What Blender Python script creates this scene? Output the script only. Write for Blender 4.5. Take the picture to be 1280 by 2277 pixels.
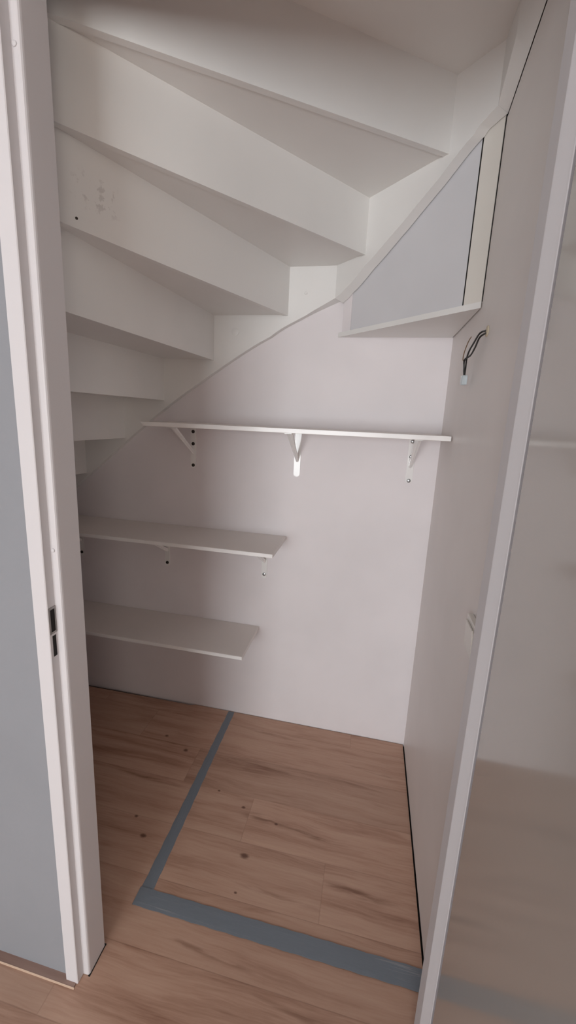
import bpy, bmesh, math, random
from mathutils import Vector, Matrix

for o in list(bpy.data.objects):
    bpy.data.objects.remove(o)
SC = bpy.context.scene
COL = SC.collection
random.seed(4)
SQ = math.sqrt(0.5)

# ------------------------------------------------------------------ camera
cam_d = bpy.data.cameras.new('camera')
cam = bpy.data.objects.new('camera', cam_d)
COL.objects.link(cam)
R0 = Vector((0.976364, 0.211802, 0.043041))      # image right
R1 = Vector((0.085456, -0.195396, -0.976994))    # image down
R2 = Vector((-0.19852, 0.95758, -0.208878))      # view direction
M = Matrix((R0, -R1, -R2)).transposed().to_4x4()
M.translation = Vector((-0.2714, -1.78634, 1.5))
cam.matrix_world = M
cam_d.sensor_fit = 'VERTICAL'
cam_d.sensor_height = 24.0
cam_d.lens = 919.063 / 2277 * 24.0
cam_d.shift_x = (640 - 626.986) / 2277
cam_d.shift_y = (1123.326 - 1138.5) / 2277
cam_d.clip_start = 0.02
SC.camera = cam

# ------------------------------------------------- world, daylight, side fill, exposure
w = bpy.data.worlds.new('world')
SC.world = w
w.use_nodes = True
w.node_tree.nodes['Background'].inputs[0].default_value = (0.80, 0.88, 1.0, 1)
w.node_tree.nodes['Background'].inputs[1].default_value = 0.6
WIN = dict(x0=-2.25, x1=-0.12, z0=0.25, z1=2.25, y=-6.10)
ld = bpy.data.lights.new('window_daylight', 'AREA')
ld.shape = 'RECTANGLE'
ld.size = WIN['x1'] - WIN['x0']
ld.size_y = WIN['z1'] - WIN['z0']
ld.energy = 151
ld.color = (0.95, 0.985, 1.0)
lo = bpy.data.objects.new('window_daylight', ld)
COL.objects.link(lo)
lo.location = ((WIN['x0'] + WIN['x1']) / 2, WIN['y'] - 0.03, (WIN['z0'] + WIN['z1']) / 2)
lo.rotation_euler = (math.radians(90), 0, 0)      # faces +y, into the hall
W2 = dict(y0=-5.40, y1=-4.00, z0=0.90, z1=2.20, x=1.50)        # unseen opening and light added to fill the dark left side
ld = bpy.data.lights.new('side_fill_light', 'AREA')
ld.shape = 'RECTANGLE'
ld.size = W2['z1'] - W2['z0']
ld.size_y = W2['y1'] - W2['y0']
ld.energy = 37
ld.color = (1.0, 0.90, 0.78)
lo = bpy.data.objects.new('side_fill_light', ld)
COL.objects.link(lo)
lo.location = (W2['x'] + 0.03, (W2['y0'] + W2['y1']) / 2, (W2['z0'] + W2['z1']) / 2)
lo.rotation_euler = (0, math.radians(90), 0)      # faces -x, into the hall
vs = SC.view_settings
vs.view_transform = 'Standard'
vs.look = 'None'
vs.exposure = 0.0
vs.gamma = 1.0
vs.use_curve_mapping = False
SC.cycles.use_denoising = True
SC.cycles.max_bounces = 16
SC.cycles.diffuse_bounces = 10
SC.cycles.glossy_bounces = 6

# --------------------------------------------------------------- materials
class G:
    """small helper round a node tree"""
    def __init__(s, name):
        s.m = bpy.data.materials.new(name)
        s.m.use_nodes = True
        s.t = s.m.node_tree
        s.b = s.t.nodes['Principled BSDF']
    def n(s, kind, **kw):
        nd = s.t.nodes.new(kind)
        for k, v in kw.items():
            setattr(nd, k, v)
        return nd
    def put(s, sock, v):
        if isinstance(v, bpy.types.NodeSocket):
            s.t.links.new(v, sock)
        else:
            sock.default_value = v
    def math(s, op, a, b=0.0, c=None, clamp=False):
        nd = s.n('ShaderNodeMath', operation=op, use_clamp=clamp)
        s.put(nd.inputs[0], a)
        s.put(nd.inputs[1], b)
        if c is not None:
            s.put(nd.inputs[2], c)
        return nd.outputs[0]
    def pos(s):
        return s.n('ShaderNodeTexCoord').outputs['Object']
    def sep(s, v):
        nd = s.n('ShaderNodeSeparateXYZ')
        s.put(nd.inputs[0], v)
        return nd.outputs
    def comb(s, x, y, z):
        nd = s.n('ShaderNodeCombineXYZ')
        for i, q in enumerate((x, y, z)):
            s.put(nd.inputs[i], q)
        return nd.outputs[0]
    def noise(s, vec, scale, detail=4, rough=0.55, dist=0.0):
        nd = s.n('ShaderNodeTexNoise')
        s.put(nd.inputs['Vector'], vec)
        nd.inputs['Scale'].default_value = scale
        nd.inputs['Detail'].default_value = detail
        nd.inputs['Roughness'].default_value = rough
        nd.inputs['Distortion'].default_value = dist
        return nd.outputs[0]
    def ramp(s, f, stops):
        nd = s.n('ShaderNodeValToRGB')
        s.put(nd.inputs[0], f)
        el = nd.color_ramp.elements
        while len(el) < len(stops):
            el.new(0.5)
        for e, (p, c) in zip(el, stops):
            e.position = p
            e.color = c if len(c) == 4 else (*c, 1)
        return nd.outputs[0]
    def step(s, f, a, b):
        nd = s.n('ShaderNodeMapRange', interpolation_type='SMOOTHSTEP')
        s.put(nd.inputs[0], f)
        nd.inputs[1].default_value = a
        nd.inputs[2].default_value = b
        return nd.outputs[0]
    def mix(s, f, a, b, mode='MIX'):
        nd = s.n('ShaderNodeMix', data_type='RGBA', blend_type=mode)
        s.put(nd.inputs[0], f)
        s.put(nd.inputs[6], a if isinstance(a, bpy.types.NodeSocket) else (*a, 1))
        s.put(nd.inputs[7], b if isinstance(b, bpy.types.NodeSocket) else (*b, 1))
        return nd.outputs[2]
    def bump(s, h, strength, dist=0.002):
        nd = s.n('ShaderNodeBump')
        nd.inputs['Strength'].default_value = strength
        nd.inputs['Distance'].default_value = dist
        s.put(nd.inputs['Height'], h)
        s.t.links.new(nd.outputs[0], s.b.inputs['Normal'])
    def base(s, c):
        s.put(s.b.inputs['Base Color'], c if isinstance(c, bpy.types.NodeSocket) else (*c, 1))
    def set(s, **kw):
        for k, v in kw.items():
            s.put(s.b.inputs[k.replace('_', ' ')], v)

def paint(name, col, rough=0.5, bump=0.08, scale=60, var=0.03, spec=0.5, ior=1.5):
    g = G(name)
    p = g.pos()
    n1 = g.noise(p, 2.3, 3)
    c2 = tuple(max(0, v * (1 - 2 * var)) for v in col)
    g.base(g.mix(g.step(n1, 0.3, 0.7), col, c2))
    g.set(Roughness=rough, IOR=ior)
    g.b.inputs['Specular IOR Level'].default_value = spec
    if bump:
        g.bump(g.noise(p, scale, 4), bump, 0.001)
    return g.m

def solid(name, col, rough=0.5, metal=0.0):
    g = G(name)
    n1 = g.noise(g.pos(), 40, 2)
    g.base(g.mix(n1, col, tuple(v * 0.9 for v in col)))
    g.set(Roughness=rough, Metallic=metal)
    return g.m

M_WALL = paint('closet_wall_paint', (0.80, 0.76, 0.775), 0.62, 0.12, 90)
M_SIDE = paint('side_panel_paint', (0.78, 0.74, 0.72), 0.42, 0.06, 40)
M_STAIR = paint('stair_paint', (0.80, 0.795, 0.78), 0.40, 0.06, 45)
M_BOX = paint('boxing_panel_paint', (0.65, 0.65, 0.675), 0.45, 0.05, 40)
M_STRIP = paint('cream_strip_paint', (0.72, 0.69, 0.64), 0.5, 0.05, 40)
M_FRAME = paint('frame_enamel', (0.66, 0.645, 0.665), 0.5, 0.03, 25, 0.01, 0.3)
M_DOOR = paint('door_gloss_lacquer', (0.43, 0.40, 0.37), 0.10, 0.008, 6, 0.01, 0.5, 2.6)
M_GREY = paint('grey_hall_wall_paint', (0.275, 0.286, 0.312), 0.7, 0.2, 120)
M_HALL = paint('hall_white_paint', (0.76, 0.74, 0.72), 0.7, 0.1, 80)
M_SHELF = paint('shelf_melamine', (0.78, 0.74, 0.71), 0.38, 0.02, 40, 0.015)
M_EDGE = paint('shelf_edge_lit_white', (0.93, 0.91, 0.90), 0.25, 0.0)  # shelf white lightened so the front edges look strongly lit
M_BRK = paint('bracket_white_enamel', (0.90, 0.89, 0.88), 0.09, 0.0)
M_SWITCH = paint('switch_plastic', (0.78, 0.76, 0.72), 0.3, 0.0)
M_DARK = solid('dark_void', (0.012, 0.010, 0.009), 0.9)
M_SCREW = solid('dark_screw', (0.05, 0.04, 0.035), 0.4, 0.6)
M_STEEL = solid('steel_screw', (0.42, 0.43, 0.44), 0.3, 0.9)
M_STRIKE = solid('strike_plate_steel', (0.33, 0.31, 0.30), 0.35, 0.8)
M_BLACKW = solid('black_wire', (0.012, 0.010, 0.009), 0.45)
M_BROWNW = solid('brown_wire', (0.20, 0.12, 0.06), 0.45)
M_CREAM = solid('cream_plaster', (0.66, 0.58, 0.44), 0.8)
g = G('clear_terminal_plastic')
g.base((0.75, 0.84, 0.88))
g.set(Roughness=0.15)
g.b.inputs['Transmission Weight'].default_value = 0.6
M_TERM = g.m

# riser with a scuffed, unpainted patch
g = G('stair_paint_scuffed')
p = g.pos()
o = g.sep(p)
SCUFF = (-0.949 + 1.03, -0.805 + 0.955, 1.988)      # in the staircase's own axes
dx = g.math('SUBTRACT', o[0], SCUFF[0]); dz = g.math('SUBTRACT', o[2], SCUFF[2])
rr = g.math('SQRT', g.math('ADD', g.math('MULTIPLY', dx, g.math('MULTIPLY', dx, 3.0)), g.math('MULTIPLY', dz, dz)))
near = g.step(rr, 0.058, 0.015)
blot = g.step(g.noise(p, 55, 3, 0.6), 0.56, 0.64)
g.base(g.mix(g.math('MULTIPLY', g.math('MULTIPLY', near, blot), 0.38), (0.80, 0.795, 0.78), (0.40, 0.37, 0.36)))
g.set(Roughness=0.42)
g.bump(g.noise(p, 45, 4), 0.06, 0.001)
M_SCUFF = g.m

# laminate floor: planks run along x, 18 cm wide, joints step by 30.6 cm
g = G('oak_laminate')
p = g.pos()
o = g.sep(p)
fy = g.math('DIVIDE', g.math('ADD', o[1], 0.81), 0.18)
row = g.math('FLOOR', fy)
vy = g.math('FRACT', fy)
fx = g.math('DIVIDE', g.math('ADD', g.math('ADD', o[0], 0.304), g.math('MULTIPLY', row, 0.306)), 1.28)
col_i = g.math('FLOOR', fx)
vx = g.math('FRACT', fx)
wn = g.n('ShaderNodeTexWhiteNoise', noise_dimensions='2D')
g.put(wn.inputs['Vector'], g.comb(row, col_i, 0))
rnd = wn.outputs['Value']
off = g.math('MULTIPLY', rnd, 37.0)
warp = g.math('MULTIPLY', g.math('SUBTRACT', g.noise(g.comb(g.math('MULTIPLY', o[0], 2.2), g.math('MULTIPLY', o[1], 5), off), 1.0, 3), 0.5), 0.055)
yy = g.math('ADD', o[1], warp)
long_g = g.comb(g.math('MULTIPLY', o[0], 1.7), g.math('MULTIPLY', yy, 17), off)
fine_g = g.comb(g.math('MULTIPLY', o[0], 7), g.math('MULTIPLY', yy, 150), off)
n_long = g.noise(long_g, 1.0, 5, 0.6, 0.4)
n_fine = g.noise(fine_g, 1.0, 4, 0.65)
n_big = g.noise(g.comb(g.math('MULTIPLY', o[0], 0.9), g.math('MULTIPLY', yy, 5), off), 1.0, 2)
fac = g.math('ADD', g.math('ADD', g.math('MULTIPLY', n_long, 0.60), g.math('MULTIPLY', n_fine, 0.30)), g.math('MULTIPLY', n_big, 0.12))
wood = g.ramp(fac, [(0.32, (0.265, 0.135, 0.09)), (0.42, (0.40, 0.238, 0.170)), (0.51, (0.485, 0.307, 0.226)), (0.66, (0.555, 0.372, 0.28))])
tone = g.math('ADD', 0.92, g.math('MULTIPLY', rnd, 0.14))
wood = g.mix(1.0, wood, g.comb(tone, tone, tone), 'MULTIPLY')
# dark feather marks beside the joints, and knots
marks = None
FE = [(-0.545, -0.530, 0.13, 0.020, 1.0), (-0.19, -0.70, 0.16, 0.020, 1.0), (-0.37, -0.545, 0.17, 0.013, 0.9), (-0.60, -0.30, 0.26, 0.012, 0.8),
      (-0.28, -0.285, 0.22, 0.010, 0.6), (-0.45, -0.765, 0.20, 0.012, 0.6), (-1.05, -0.47, 0.25, 0.012, 0.8), (-0.13, -0.20, 0.2, 0.012, 0.7), (-0.64, -0.10, 0.2, 0.012, 0.6),
      (-0.62, -0.955, 0.22, 0.010, 0.7), (-0.30, -1.02, 0.25, 0.012, 0.6)]
fray = g.noise(g.comb(g.math('MULTIPLY', o[0], 9), g.math('MULTIPLY', yy, 75), off), 1.0, 3)
for (cx, cy, sx, sy, k) in FE:
    tilt = g.math('MULTIPLY', g.math('SUBTRACT', o[0], cx), 0.06)
    a = g.math('DIVIDE', g.math('SUBTRACT', o[0], cx), sx)
    b = g.math('DIVIDE', g.math('ADD', g.math('SUBTRACT', g.math('ADD', o[1], g.math('MULTIPLY', warp, 0.5)), cy), tilt), sy)
    d = g.math('SQRT', g.math('ADD', g.math('MULTIPLY', a, a), g.math('MULTIPLY', b, b)))
    f = g.math('MULTIPLY', g.step(d, 1.0, 0.15), k)
    marks = f if marks is None else g.math('MAXIMUM', marks, f)
marks = g.math('MULTIPLY', marks, g.step(fray, 0.36, 0.62))
wood = g.mix(g.math('MULTIPLY', marks, 0.75), wood, (0.16, 0.066, 0.036))
kn = None
KN = [(-0.581, -0.674, 0.017, 0.010), (-0.639, -0.500, 0.009, 0.006), (-0.956, -0.696, 0.013, 0.008), (-0.977, -0.297, 0.012, 0.009),
      (-0.757, -0.455, 0.006, 0.004), (-0.50, -0.535, 0.007, 0.005), (-0.575, -0.79, 0.006, 0.004), (-1.10, -0.24, 0.010, 0.007), (-1.02, -0.635, 0.008, 0.006)]
for (cx, cy, sx, sy) in KN:
    a = g.math('DIVIDE', g.math('SUBTRACT', o[0], cx), sx)
    b = g.math('DIVIDE', g.math('SUBTRACT', yy, g.math('ADD', cy, 0.0)), sy)
    b = g.math('DIVIDE', g.math('SUBTRACT', o[1], cy), sy)
    d = g.math('SQRT', g.math('ADD', g.math('MULTIPLY', a, a), g.math('MULTIPLY', b, b)))
    f = g.step(g.math('ADD', d, g.math('MULTIPLY', g.math('SUBTRACT', n_fine, 0.5), 0.8)), 1.25, 0.35)
    kn = f if kn is None else g.math('MAXIMUM', kn, f)
wood = g.mix(g.math('MULTIPLY', kn, 0.85), wood, (0.095, 0.034, 0.018))
ey = g.math('MULTIPLY', g.math('MINIMUM', vy, g.math('SUBTRACT', 1.0, vy)), 0.18)
ex = g.math('MULTIPLY', g.math('MINIMUM', vx, g.math('SUBTRACT', 1.0, vx)), 1.28)
seam = g.step(g.math('MINIMUM', ex, ey), 0.0022, 0.0006)
wood = g.mix(g.math('MULTIPLY', seam, 0.20), wood, (0.16, 0.085, 0.055))
g.base(wood)
g.set(Roughness=g.math('ADD', 0.42, g.math('MULTIPLY', n_fine, 0.2)))
g.bump(g.math('SUBTRACT', g.math('MULTIPLY', n_fine, 0.3), seam), 0.15, 0.0012)
M_FLOOR = g.m

g = G('oak_plinth_foil')
p = g.pos(); o = g.sep(p)
nn = g.noise(g.comb(g.math('MULTIPLY', o[0], 4), g.math('MULTIPLY', o[1], 60), g.math('MULTIPLY', o[2], 60)), 1.0, 3)
g.base(g.ramp(nn, [(0.3, (0.27, 0.17, 0.14)), (0.7, (0.36, 0.245, 0.205))]))
g.set(Roughness=0.4)
M_PLINTH = g.m
M_PEDGE = solid('pale_oak_edge', (0.58, 0.42, 0.31), 0.45)

def tape_mat(name, ax):
    g = G(name)
    p = g.pos(); o = g.sep(p)
    u, v = (o[0], o[1]) if ax == 0 else (o[1], o[0])
    cr = g.noise(g.comb(g.math('MULTIPLY', u, 1.4), g.math('MULTIPLY', v, 45), 0), 1.0, 2, 0.5, 0.3)
    line = g.math('SUBTRACT', 1.0, g.step(g.math('ABSOLUTE', g.math('SUBTRACT', cr, 0.5)), 0.0, 0.012))
    msk = g.step(g.noise(p, 7, 2), 0.50, 0.62)
    weave = g.noise(g.comb(g.math('MULTIPLY', u, 30), g.math('MULTIPLY', v, 400), 0), 1.0, 2)
    c = g.mix(weave, (0.165, 0.198, 0.235), (0.205, 0.238, 0.278))
    c = g.mix(g.math('MULTIPLY', g.math('MULTIPLY', line, msk), 0.6), c, (0.34, 0.35, 0.37))
    g.base(c)
    g.set(Roughness=0.45)
    g.bump(g.math('ADD', g.math('MULTIPLY', line, msk), g.math('MULTIPLY', g.noise(p, 60, 2), 0.6)), 0.25, 0.0012)
    return g.m
M_TAPEX = tape_mat('grey_cloth_tape_cross', 0)
M_TAPEY = tape_mat('grey_cloth_tape_long', 1)

# ---------------------------------------------------------- mesh builders
ORG = {}
class MB:
    def __init__(s):
        s.bm = bmesh.new()
    def hexa(s, bot, top):
        a = [s.bm.verts.new(q) for q in bot]
        b = [s.bm.verts.new(q) for q in top]
        n = len(a)
        s.bm.faces.new(a[::-1]); s.bm.faces.new(b)
        for i in range(n):
            j = (i + 1) % n
            s.bm.faces.new((a[i], a[j], b[j], b[i]))
        return s
    def box(s, x0, x1, y0, y1, z0, z1):
        q = [(x0, y0), (x1, y0), (x1, y1), (x0, y1)]
        return s.hexa([(*c, z0) for c in q], [(*c, z1) for c in q])
    def prism(s, xy, z0, z1):
        return s.hexa([(*c, z0) for c in xy], [(*c, z1) for c in xy])
    def ext(s, pts, vec):
        v = Vector(vec)
        return s.hexa([tuple(q) for q in pts], [tuple(Vector(q) + v) for q in pts])
    def strip(s, rings):
        """skin consecutive equal-length closed rings, capped"""
        vr = [[s.bm.verts.new(q) for q in r] for r in rings]
        n = len(vr[0])
        for a, b in zip(vr, vr[1:]):
            for i in range(n):
                j = (i + 1) % n
                s.bm.faces.new((a[i], a[j], b[j], b[i]))
        s.bm.faces.new(vr[0][::-1]); s.bm.faces.new(vr[-1])
        return s
    def tube(s, path, r, n=10):
        path = [Vector(q) for q in path]
        rings = []
        up = Vector((0.13, 0.31, 0.94)).normalized()
        for i, q in enumerate(path):
            d = (path[min(i + 1, len(path) - 1)] - path[max(i - 1, 0)]).normalized()
            a = d.cross(up).normalized(); b = d.cross(a)
            rr = r[i] if isinstance(r, (list, tuple)) else r
            rings.append([q + (a * math.cos(t) + b * math.sin(t)) * rr for t in [2 * math.pi * k / n for k in range(n)]])
        return s.strip(rings)
    def dome(s, c, axis, r, h, n=14):
        """a low domed disc: centre of its base, outward axis"""
        c = Vector(c); d = Vector(axis).normalized()
        return s.tube([c, c + d * h * 0.55, c + d * h * 0.85, c + d * h], [r, r, r * 0.75, r * 0.25], n)
    def bevel(s, w, seg=2):
        bmesh.ops.recalc_face_normals(s.bm, faces=s.bm.faces)
        es = [e for e in s.bm.edges if len(e.link_faces) == 2 and e.calc_face_angle(0) > 0.5]
        bmesh.ops.bevel(s.bm, geom=es, offset=w, segments=seg, profile=0.5, affect='EDGES', clamp_overlap=True)
        return s
    def build(s, name, mat, parent=None, smooth=False):
        bmesh.ops.recalc_face_normals(s.bm, faces=s.bm.faces)
        org = ORG.get(parent.name, Vector((0, 0, 0))) if parent else Vector((0, 0, 0))
        if org.length:
            bmesh.ops.translate(s.bm, verts=s.bm.verts, vec=-org)
        me = bpy.data.meshes.new(name)
        s.bm.to_mesh(me); s.bm.free()
        me.materials.append(mat)
        if smooth:
            for f in me.polygons:
                f.use_smooth = True
            me.set_sharp_from_angle(angle=math.radians(38))
        ob = bpy.data.objects.new(name, me)
        COL.objects.link(ob)
        if parent:
            ob.parent = parent
            ORG[ob.name] = org
        return ob

def tag(ob, label, cat, group=None):
    ob['label'] = label
    ob['category'] = cat
    if group:
        ob['group'] = group
    return ob
def struct(ob, label=None):
    ob['kind'] = 'structure'
    if label:
        ob['label'] = label
        ob['category'] = ob.name.split('_')[0]
    return ob
def root(name, loc, label, cat, group=None):
    ob = bpy.data.objects.new(name, None)
    COL.objects.link(ob)
    ob.location = loc
    ob.empty_display_size = 0.1
    ORG[ob.name] = Vector(loc)
    return tag(ob, label, cat, group)

# ------------------------------------------------------------ room shell
YB, YF = -1.008, -1.087          # back and front face of the wall with the doorway
XJ0, XJ1 = -0.8935, -0.052       # clear door opening
ZH = 2.25                        # underside of the door head
fl = MB()
fl.prism([(-2.1, -1.05), (-0.005, -1.05), (-0.005, -0.004), (-1.06, -0.004), (-1.08, -0.013), (-2.1, -0.024)], -0.012, 0.0)
fl.box(-2.4, 1.5, -6.1, -1.05, -0.012, 0.0)
floor = struct(fl.build('floor', M_FLOOR), 'oak-look laminate plank floor of the cupboard and hall')
ul = MB().box(-2.4, 1.5, -6.1, 0.06, -0.04, -0.0125).build('underlay', M_DARK, floor)

struct(MB().box(-2.2, 0.012, 0.0, 0.10, -0.012, 3.0).build('wall_back', M_WALL), 'white back wall of the under-stair cupboard')
wr = MB().ext([(0.0, 0.0, 0.004), (0.0, YB, 0.004), (0.0, YB, 2.440), (0.0, -0.444, 2.286), (0.0, 0.0, 2.286)], (0.012, 0, 0))
wr.box(0.0125, 0.1, YB, 0.1, -0.012, 3.0)
struct(wr.build('wall_right', M_SIDE), 'off-white right side wall of the cupboard')
struct(MB().box(-2.2, -2.1, YB, 0.0, -0.012, 3.0).build('wall_left', M_WALL), 'left end wall of the cupboard')
XO0, XO1 = -0.9475, 0.002        # outer edges of the door frame
wf = MB().box(-2.4, XO0, YF, YB, 0.0, 3.0)
wf.box(XO1, 1.5, YF, YB, 0.0, 3.0)
wf.box(XO0, XO1, YF, YB, ZH + 0.054, 3.0)
struct(wf.build('wall_front', M_GREY), 'grey hall wall around the cupboard doorway')
struct(MB().box(-2.2, 0.1, YB, 0.1, 3.0, 3.1).build('ceiling', M_HALL), 'white ceiling above the stairs')
# hall behind the camera
struct(MB().box(-2.5, -2.4, -6.2, YB, -0.012, 2.62).build('wall_hall_left', M_GREY))
hr = MB()
hr.box(1.5, 1.6, W2['y1'], YB, -0.012, 2.62)
hr.box(1.5, 1.6, -6.2, W2['y0'], -0.012, 2.62)
hr.box(1.5, 1.6, W2['y0'], W2['y1'], -0.012, W2['z0'])
hr.box(1.5, 1.6, W2['y0'], W2['y1'], W2['z1'], 2.62)
struct(hr.build('wall_hall_right', M_HALL))
w2 = MB()
for a in ((W2['y0'], W2['y0'] + 0.05, W2['z0'], W2['z1']), (W2['y1'] - 0.05, W2['y1'], W2['z0'], W2['z1']),
          (W2['y0'] + 0.05, W2['y1'] - 0.05, W2['z0'], W2['z0'] + 0.05), (W2['y0'] + 0.05, W2['y1'] - 0.05, W2['z1'] - 0.05, W2['z1'])):
    w2.box(1.49, 1.525, a[0], a[1], a[2], a[3])
struct(w2.build('added_fill_window', M_FRAME))  # frame of the added fill opening, out of view
rw = MB()
rw.box(-2.4, WIN['x0'], -6.2, -6.1, -0.012, 2.62)
rw.box(WIN['x1'], 1.5, -6.2, -6.1, -0.012, 2.62)
rw.box(WIN['x0'], WIN['x1'], -6.2, -6.1, -0.012, WIN['z0'])
rw.box(WIN['x0'], WIN['x1'], -6.2, -6.1, WIN['z1'], 2.62)
struct(rw.build('wall_hall_rear', M_HALL))
struct(MB().box(-2.5, 1.6, -6.2, YF, 2.62, 2.72).build('ceiling_hall', M_HALL))
wn_ = MB()
X0, X1, Z0, Z1 = WIN['x0'], WIN['x1'], WIN['z0'], WIN['z1']
for a in ((X0, X0 + 0.05, Z0, Z1), (X1 - 0.05, X1, Z0, Z1), (X0 + 0.05, X1 - 0.05, Z0, Z0 + 0.05), (X0 + 0.05, X1 - 0.05, Z1 - 0.05, Z1)):
    wn_.box(a[0], a[1], -6.125, -6.09, a[2], a[3])
struct(wn_.build('window_1', M_FRAME))

# door frame: rebated profile for the two jambs and the head
def jamb(mir):
    pr = [(-0.9475, YB), (XJ0, YB), (XJ0, -1.068), (-0.8942, -1.0712), (-0.8960, -1.0738), (-0.8990, -1.0748), (-0.9115, -1.075),
          (-0.9115, -1.0955), (-0.9130, -1.0970), (-0.9460, -1.0970), (-0.9475, -1.0955)]
    if mir:
        pr = [(XJ0 + XJ1 - x, y) for x, y in pr]
        # on the hinge side the stop has a wide chamfer
        pr[2:6] = [(XJ1, -1.050), (XJ1 + 0.0006, -1.052), (XJ1 + 0.0115, -1.0785), (XJ1 + 0.013, -1.0795)]
    return pr
fr = MB()
fr.prism(jamb(False), 0.0014, ZH + 0.054)
fr.prism(jamb(True), 0.0014, ZH + 0.054)
hp = [(-(x - XJ0) + ZH, y) for x, y in jamb(False)]          # same profile turned overhead: (z, y)
fr.ext([(XJ0, y, z) for z, y in hp], (XJ1 - XJ0, 0, 0))
frame = struct(fr.build('trim_1', M_FRAME), 'white rebated door frame around the cupboard doorway')
RX = -0.9115                                                # rebate face that carries the lock plate
sp = MB()
for (z0, z1, y0, y1) in ((1.023, 1.080, -1.0955, -1.0915), (1.023, 1.080, -1.0790, -1.0752), (1.075, 1.080, -1.0915, -1.0790), (1.019, 1.0235, -1.0955, -1.0752)):
    sp.box(RX - 0.0008, RX + 0.0016, y0, y1, z0, z1)
plate = sp.build('strike_plate', M_STRIKE, frame)
plate['label'] = 'grey metal lock strike in the left jamb'
MB().box(RX - 0.0006, RX + 0.0006, -1.0915, -1.0790, 1.0237, 1.0748).build('latch_slot', M_DARK, frame)['label'] = 'dark latch slot'
MB().prism([(RX - 0.0006, -1.0885), (RX + 0.0006, -1.0885), (RX + 0.0006, -1.0790), (RX - 0.0006, -1.0790)], 0.964, 1.013).build('bolt_slot', M_DARK, frame)['label'] = 'dark bolt slot below the latch slot'
for z in (2.085, 1.205):
    MB().dome((-0.9055, -1.0748, z), (0, -1, 0), 0.0045, 0.003).build('buffer_stud', M_FRAME, frame, True)

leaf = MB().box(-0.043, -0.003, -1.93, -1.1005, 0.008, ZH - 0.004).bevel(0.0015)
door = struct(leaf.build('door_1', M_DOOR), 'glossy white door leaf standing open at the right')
plinth = struct(MB().box(-2.39, -0.917, -1.1065, YF, 0.0, 0.0035).build('baseboard_left', M_PLINTH), 'low oak-look plinth strip under the grey wall')
MB().ext([(-2.39, -1.1066, 0.0), (-2.39, -1.1090, 0.0), (-2.39, -1.1084, 0.0022), (-2.39, -1.1066, 0.0038)], (2.39 - 0.915, 0, 0)).build('edge_trim', M_PEDGE, plinth)['label'] = 'pale front edge of the plinth'

gp = MB()  # dark strip laid on the planks in place of shade under the jamb
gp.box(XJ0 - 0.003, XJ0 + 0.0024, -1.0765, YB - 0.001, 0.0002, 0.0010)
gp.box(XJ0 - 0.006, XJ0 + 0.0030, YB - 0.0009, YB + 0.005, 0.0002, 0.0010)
gp.build('expansion_gap', M_DARK, floor)['label'] = 'dark strip painting the shade at the foot of the door frame'
# ---------------------------------------------------------------- staircase
stair = root('staircase', (-1.03, -0.955, 0.0), 'white painted winder staircase seen from below over the shelves', 'staircase')
TR = 0.018
EA = Vector((-0.46, -0.03)); EB = Vector((-0.03, -0.46))      # kinks of the stringer face
# visible riser faces: wall end, newel end, lower z
def pt(p, ang, L):
    return (p[0] + L * math.cos(math.radians(ang)), p[1] + L * math.sin(math.radians(ang)))
RIS = [
    ((-2.000, -0.03), (-2.025, -0.93), 0.845),
    ((-1.810, -0.03), (-1.835, -0.93), 1.020),
    ((-1.612, -0.03), (-1.640, -0.93), 1.197),
    ((-1.398, -0.03), (-1.440, -0.93), 1.376),
    ((-1.196, -0.03), (-1.238, -0.93), 1.554),
    ((-0.962, -0.03), (-1.016, -0.905), 1.728),
    ((-0.646, -0.03), (-0.990, -0.908), 1.904),
    ((-0.351, -0.139), (-0.985, -0.932), 2.081),
    ((-0.127, -0.363), (-0.985, -0.938), 2.256),
    ((-0.030, -0.720), (-0.985, -0.955), 2.440),
]
ZT = 2.615
PATH = [Vector((-2.1, -0.03)), EA, EB, Vector((-0.03, -1.005))]
def path_between(p, q):
    """kink points of the wall stringer that lie between two riser ends"""
    def s(v):
        v = Vector(v)
        if abs(v.y + 0.03) < 1e-4: return (v.x + 2.1)
        if abs(v.x + 0.03) < 1e-4: return 10 + (-v.y)
        return 5 + (v.x + 0.46)
    r = []
    for k, sv in ((EA, 4.9), (EB, 9.9)):
        if s(p) < sv < s(q):
            r.append(tuple(k))
    return r
for i, (pw, pn, z) in enumerate(RIS):
    a, b = Vector(pw), Vector(pn)
    d = (b - a).normalized()
    nrm = Vector((d.y, -d.x))                   # towards the lower steps
    if nrm.dot(Vector((-1, 0.6))) < 0: nrm = -nrm
    ztop = RIS[i + 1][2] if i + 1 < len(RIS) else ZT
    q = [a, b, b + nrm * TR, a + nrm * TR]
    rb = MB().prism([tuple(v) for v in q], z - 0.004, ztop + 0.001)
    r_ob = rb.build('riser', M_SCUFF if i == 6 else M_STAIR, stair)
    if i == 6:
        r_ob['label'] = 'riser with scuffed paint and a small nail hole'
        nb = a + d * 0.889
        MB().dome((nb.x, nb.y, 1.921), (-nrm.x, -nrm.y, 0), 0.0032, 0.0025, 10).build('nail', M_SCREW, r_ob, True)['label'] = 'dark nail head'
    # tread: from the riser below (plus nosing) to this riser's front face
    if i > 0:
        pa, pb = Vector(RIS[i - 1][0]), Vector(RIS[i - 1][1])
        pd = (pb - pa).normalized()
        pn_ = Vector((pd.y, -pd.x))
        if pn_.dot(Vector((-1, 0.6))) < 0: pn_ = -pn_
        lip = pn_ * 0.024                        # nosing over the riser below
        poly = [tuple(pb + lip), tuple(pa + lip), tuple(pa)] + path_between(pa, a) + [tuple(a + nrm * 0.001), tuple(b + nrm * 0.001)]
        if (pb - b).length > 0.02:
            poly.append(tuple(pb))
        MB().prism(poly, z, z + 0.032).build('tread', M_STAIR, stair)
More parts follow.
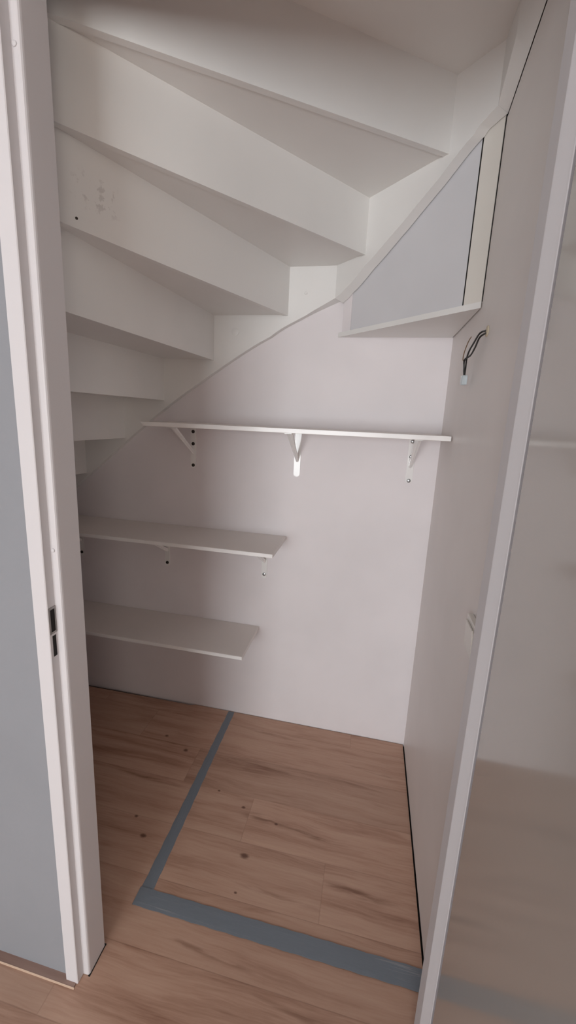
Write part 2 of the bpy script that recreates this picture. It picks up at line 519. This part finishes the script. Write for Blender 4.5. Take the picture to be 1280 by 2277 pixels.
pa, pb = Vector(RIS[-1][0]), Vector(RIS[-1][1])
MB().prism([tuple(pa), (-0.03, -1.004), (-0.985, -1.004), tuple(pb)], ZT, ZT + 0.032).build('tread', M_STAIR, stair)

# wall stringers
def stringer(inner, outer, htop):
    """inner / outer: lists of lower-edge points; skinned up to a top line"""
    rings = []
    def fine(pts, n=5):
        P = [Vector(q) for q in pts]
        P = [P[0] * 2 - P[1]] + P + [P[-1] * 2 - P[-2]]
        out = []
        for i in range(1, len(P) - 2):
            a, b, c, d = P[i - 1:i + 3]
            for k in range(n):
                t = k / n
                q = b.lerp(c, t)
                q.z = 0.5 * (2 * b.z + (c.z - a.z) * t + (2 * a.z - 5 * b.z + 4 * c.z - d.z) * t * t + (3 * b.z - 3 * c.z + d.z - a.z) * t ** 3)
                out.append(tuple(q))
        return out + [tuple(P[-2])]
    inner, outer = fine(inner), fine(outer)
    for k, (a, b) in enumerate(zip(inner, outer)):
        zt = max(a[2], b[2]) + htop
        rings.append([a, b, (b[0], b[1], zt), (a[0], a[1], zt)])
    return MB().strip(rings)
bl = [(-2.098, 0.78), (-1.90, 0.945), (-1.661, 1.137), (-1.418, 1.337), (-1.186, 1.521), (-0.952, 1.680), (-0.718, 1.820), (-0.575, 1.900), (-0.460, 1.964)]
st1 = stringer([(x, -0.03, z) for x, z in bl], [(x + (0.0305 if i == len(bl) - 1 else 0), -0.0005, z) for i, (x, z) in enumerate(bl)], 0.42).build('stringer', M_STAIR, stair, True)
def dgp(s, off):
    return (off + s * SQ, -s * SQ)
din = [(0.0424, 1.964), (0.095, 1.984), (0.20, 2.041), (0.362, 2.127), (0.48, 2.197), (0.590, 2.266), (0.622, 2.288), (0.6505, 2.301)]
dou = [(0.0205, 1.950), (0.071, 1.974), (0.175, 2.032), (0.328, 2.119), (0.45, 2.195), (0.566, 2.268), (0.597, 2.284), (0.6255, 2.291)]
st2 = stringer([(*dgp(s, -0.49), z) for s, z in din], [(*dgp(s, -0.443), z) for s, z in dou], 0.42).build('stringer', M_STAIR, stair, True)
rin = [(-0.460, 2.301), (-0.50, 2.326), (-0.554, 2.360), (-0.60, 2.390), (-0.66, 2.429), (-0.75, 2.486), (-1.0, 2.62)]
rou = [(-0.443, 2.292), (-0.50, 2.3085), (-0.554, 2.324), (-0.60, 2.337), (-0.663, 2.354), (-0.75, 2.379), (-1.0, 2.445)]
st3 = stringer([(-0.03, y, z) for y, z in rin], [(-0.0005, y, z) for y, z in rou], 0.42).build('stringer', M_STAIR, stair, True)
for (x, z, r) in ((-0.868, 1.839, 0.016), (-0.577, 1.984, 0.006)):
    MB().dome((x, -0.03, z), (0, -1, 0), r, 0.004, 20).build('screw_cap', M_STAIR, st1, True)['label'] = 'round white filler cap over a screw'
MB().box(-1.075, -0.987, -1.003, -0.915, 0.0, 2.9).bevel(0.004).build('newel_post', M_STAIR, stair)
ib = [(-2.098, 0.62), (-1.08, 1.50)]
MB().ext([(-2.098, -0.935, 0.62), (-1.0765, -0.935, 1.50), (-1.0765, -0.935, 1.86), (-2.098, -0.935, 1.02)], (0, -0.035, 0)).build('inner_stringer', M_STAIR, stair)

# ------------------------------------------------- boxed-in corner under it
boxing = root('corner_boxing', (-0.2, -0.2, 1.825), 'white angled boxing across the corner with a triangular bottom board', 'boxing')
OFF = -0.443
bt = MB().prism([(OFF + 0.001, -0.0008), (-0.0035, -0.0008), (-0.0035, OFF + 0.0035)], 1.825, 1.842)
bt.build('bottom_board', M_STAIR, boxing)
def dslab(s0, s1, z0, z1a, z1b, rec, th):
    """upright board in the diagonal plane, set back by rec, thickness th, sloping top"""
    n = Vector((SQ, SQ, 0))
    def P(s, z, r):
        x, y = dgp(s, OFF)
        return Vector((x, y, z)) + n * r
    return MB().hexa([P(s0, z0, rec), P(s1, z0, rec), P(s1, z0, rec + th), P(s0, z0, rec + th)],
                     [P(s0, z1a, rec), P(s1, z1b, rec), P(s1, z1b, rec + th), P(s0, z1a, rec + th)])
dslab(0.022, 0.070, 1.8425, 1.98, 2.0, 0.0025, 0.008).build('side_batten', M_WALL, boxing)
pn = MB()
n = Vector((SQ, SQ, 0))
ring = []
for s, z in [(0.071, 1.971), (0.175, 2.034), (0.328, 2.119), (0.45, 2.195), (0.5575, 2.264)]:
    x, y = dgp(s, OFF)
    a = Vector((x, y, 0)) + n * 0.004
    b = a + n * 0.010
    ring.append([(a.x, a.y, 1.8425), (b.x, b.y, 1.8425), (b.x, b.y, z + 0.03), (a.x, a.y, z + 0.03)])
pn.strip(ring).build('front_panel', M_BOX, boxing)['label'] = 'bluish white diagonal panel'
dslab(0.5630, 0.619, 1.8425, 2.31, 2.33, 0.0025, 0.010).build('edge_strip', M_STRIP, boxing)['label'] = 'cream strip beside the open joint'
dslab(0.5578, 0.5627, 1.8425, 2.285, 2.292, 0.0040, 0.002).build('joint_backing', M_DARK, boxing)['label'] = 'dark open joint'
dslab(0.6195, 0.6240, 1.8425, 2.31, 2.33, 0.0040, 0.001).build('joint_backing', M_DARK, boxing)['label'] = 'dark joint along the side wall'

# ------------------------------------------------------------ wall shelves
def bracket(par, x, zt, h, arm, sz, screws, mat_s, zb, strut_y=0.20, wid=0.026):
    """pressed steel bracket: wall plate, arm under the board, tapered strut, screws"""
    m = MB()
    hw = wid / 2
    # wall plate with rounded foot
    pl = [(x - hw, zt), (x - hw, zt - h + hw)] + [(x - hw * math.cos(t), zt - h + hw - hw * math.sin(t)) for t in (0.4, 0.8, 1.2, 1.57, 1.94, 2.34, 2.74)] + [(x + hw, zt - h + hw), (x + hw, zt)]
    m.ext([(px, -0.0005, pz) for px, pz in pl], (0, -0.003, 0))
    # arm
    m.box(x - hw, x + hw, -arm, -0.0035, zt - 0.003, zt)
    # strut, wide at the arm and narrowing to the plate, with a folded ridge
    y0, z0, y1, z1 = -0.0035, sz, -strut_y, zt - 0.003
    w0, w1 = 0.005, 0.0115
    m.strip([[(x - w0, y0, z0 + 0.012), (x + w0, y0, z0 + 0.012), (x + w0, y0 - 0.001, z0), (x, y0 - 0.004, z0 - 0.003), (x - w0, y0 - 0.001, z0)],
             [(x - w1, y1 + 0.010, z1), (x + w1, y1 + 0.010, z1), (x + w1, y1 - 0.004, z1 - 0.001), (x, y1 - 0.008, z1 - 0.002), (x - w1, y1 - 0.004, z1 - 0.001)]])
    b = m.build('bracket', M_BRK, par)
    for sz_ in screws:
        MB().dome((x, -0.0035, sz_), (0, -1, 0), 0.0078, 0.004, 14).build('screw', mat_s, b, True)
    return b

sh = root('wall_shelf', (-0.59, 0.0, 1.441), 'long narrow white shelf, uppermost, reaching to the right side wall', 'shelf', 'white shelves on the back wall')
m = MB()
D1 = -0.252
m.hexa([(-1.172, D1, 1.441), (-0.0045, D1, 1.442), (-0.0045, -0.001, 1.442), (-1.172, -0.001, 1.441)],
       [(-1.188, D1, 1.458), (-0.0045, D1, 1.459), (-0.0045, -0.001, 1.459), (-1.188, -0.001, 1.458)])
m.bevel(0.001, 1).build('board', M_SHELF, sh)
MB().hexa([(-1.171, D1 - 0.001, 1.4418), (-0.005, D1 - 0.001, 1.4428), (-0.005, D1 - 0.0001, 1.4428), (-1.171, D1 - 0.0001, 1.4418)],
          [(-1.186, D1 - 0.001, 1.4572), (-0.005, D1 - 0.001, 1.4582), (-0.005, D1 - 0.0001, 1.4582), (-1.186, D1 - 0.0001, 1.4572)]).build('lit_edge', M_EDGE, sh)['label'] = 'front edge with its brightness painted in'
bracket(sh, -1.069, 1.4408, 0.192, 0.235, 1.318, (1.417, 1.362, 1.264), M_SCREW, 0)
bracket(sh, -0.5825, 1.4408, 0.196, 0.235, 1.312, (), M_STEEL, 0, wid=0.028)
bracket(sh, -0.1075, 1.4412, 0.190, 0.235, 1.318, (1.424, 1.362, 1.262), M_STEEL, 0, wid=0.028)

sh = root('wall_shelf', (-1.2, 0.0, 0.952), 'short white shelf in the middle, between the long upper one and the lowest', 'shelf', 'white shelves on the back wall')
MB().box(-2.095, -0.615, -0.272, -0.001, 0.952, 0.968).bevel(0.001, 1).build('board', M_SHELF, sh)
MB().box(-2.094, -0.616, -0.273, -0.2721, 0.9528, 0.9672).build('lit_edge', M_EDGE, sh)['label'] = 'front edge with its brightness painted in'
for x, ms in ((-1.687, M_SCREW), (-1.207, M_SCREW), (-0.713, M_STEEL)):
    bracket(sh, x, 0.9518, 0.200, 0.22, 0.832, (0.772, 0.90), ms, 0, strut_y=0.20)

sh = root('wall_shelf', (-1.3, 0.0, 0.485), 'short white shelf, lowest of the three, nearest the floor', 'shelf', 'white shelves on the back wall')
MB().box(-2.095, -0.729, -0.275, -0.001, 0.485, 0.501).bevel(0.001, 1).build('board', M_SHELF, sh)
MB().box(-2.094, -0.730, -0.276, -0.2751, 0.4858, 0.5002).build('lit_edge', M_EDGE, sh)['label'] = 'front edge with its brightness painted in'
MB().box(-2.095, -0.80, -0.022, -0.001, 0.455, 0.4848).build('support_batten', M_SHELF, sh)
del sh

# --------------------------------------------------------- floor tape
def tape(name, corners, nl, nw, mat, z, label):
    """corners: start-left, start-right, end-right, end-left; a thin wavy strip"""
    sl, sr, er, el = [Vector(c) for c in corners]
    top, bot = [], []
    m = MB()
    def P(i, j, zz):
        t = i / nl; u = j / nw
        a = sl.lerp(el, t); b = sr.lerp(er, t)
        e = 0.0009 * math.sin(i * 1.9 + j) if j in (0, nw) else 0
        d = (b - a).normalized() * e
        q = a.lerp(b, u) + d
        return (q.x, q.y, zz)
    V = {}
    for i in range(nl + 1):
        for j in range(nw + 1):
            h = z + (0.0006 + 0.0003 * (random.random()) if 0 < j < nw else 0.0004)
            V[i, j, 1] = m.bm.verts.new(P(i, j, h))
            V[i, j, 0] = m.bm.verts.new(P(i, j, z))
    for i in range(nl):
        for j in range(nw):
            m.bm.faces.new((V[i, j, 1], V[i + 1, j, 1], V[i + 1, j + 1, 1], V[i, j + 1, 1]))
            m.bm.faces.new((V[i, j, 0], V[i, j + 1, 0], V[i + 1, j + 1, 0], V[i + 1, j, 0]))
    for i in range(nl):
        m.bm.faces.new((V[i, 0, 0], V[i + 1, 0, 0], V[i + 1, 0, 1], V[i, 0, 1]))
        m.bm.faces.new((V[i, nw, 0], V[i, nw, 1], V[i + 1, nw, 1], V[i + 1, nw, 0]))
    for j in range(nw):
        m.bm.faces.new((V[0, j, 0], V[0, j, 1], V[0, j + 1, 1], V[0, j + 1, 0]))
        m.bm.faces.new((V[nl, j, 0], V[nl, j + 1, 0], V[nl, j + 1, 1], V[nl, j, 1]))
    return tag(m.build(name, mat), label, 'tape', 'grey tape on the floor')
tape('tape_strip', [(-0.872, -0.897), (-0.831, -0.897), (-0.843, -0.006), (-0.875, -0.006)], 40, 4, M_TAPEY, 0.0002,
     'grey tape strip on the floor running from the back wall towards the door')
tape('tape_strip', [(-0.875, -0.8985), (-0.875, -0.846), (-0.0065, -0.846), (-0.0065, -0.8985)], 40, 5, M_TAPEX, 0.0013,
     'grey tape strip on the floor running across behind the doorway')

# ------------------------------------------------------ cable on the wall
cab = root('electrical_cable', (0.0, -0.54, 1.74), 'loose black electrical wires hanging from a hole in the right wall', 'cable')
MB().dome((-0.0005, -0.548, 1.742), (-1, 0, 0), 0.014, 0.004, 16).build('grommet', M_CREAM, cab, True)['label'] = 'cream plaster rim of the hole'
def curve(pts, n=8):
    pts = [Vector(q) for q in pts]
    P = [pts[0]] + pts + [pts[-1]]
    out = []
    for i in range(1, len(P) - 2):
        for k in range(n):
            t = k / n
            a, b, c, d = P[i - 1], P[i], P[i + 1], P[i + 2]
            out.append(0.5 * ((2 * b) + (c - a) * t + (2 * a - 5 * b + 4 * c - d) * t * t + (3 * b - 3 * c + d - a) * t ** 3))
    out.append(pts[-1])
    return out
MB().tube(curve([(-0.003, -0.548, 1.744), (-0.017, -0.540, 1.738), (-0.020, -0.495, 1.722), (-0.022, -0.455, 1.706), (-0.020, -0.424, 1.690), (-0.018, -0.414, 1.668), (-0.018, -0.412, 1.645)]), 0.0024, 8).build('wire', M_BLACKW, cab, True)
MB().tube(curve([(-0.003, -0.550, 1.738), (-0.016, -0.541, 1.728), (-0.017, -0.502, 1.708), (-0.018, -0.460, 1.694), (-0.026, -0.428, 1.687), (-0.024, -0.420, 1.668), (-0.021, -0.421, 1.645)]), 0.0024, 8).build('wire', M_BLACKW, cab, True)
MB().tube(curve([(-0.018, -0.438, 1.748), (-0.020, -0.415, 1.738), (-0.022, -0.388, 1.716), (-0.022, -0.377, 1.698), (-0.022, -0.390, 1.688), (-0.021, -0.412, 1.686)]), 0.0014, 8).build('wire', M_BROWNW, cab, True)['label'] = 'thin brown wire bent into a loop'
MB().box(-0.027, -0.011, -0.428, -0.405, 1.616, 1.644).bevel(0.003).build('terminal_block', M_TERM, cab)['label'] = 'clear terminal block'

# ------------------------------------------------------------ light switch
sw = root('light_switch', (0.0, -0.84, 1.02), 'small white switch on the right wall, half hidden behind the door frame', 'switch')
MB().box(-0.014, -0.0005, -0.880, -0.800, 0.982, 1.064).bevel(0.003).build('housing', M_SWITCH, sw)
MB().ext([(-0.0142, -0.870, 0.994), (-0.0142, -0.810, 0.994), (-0.0182, -0.810, 1.052), (-0.0182, -0.870, 1.052)], (0.003, 0, 0)).build('rocker', M_SWITCH, sw)
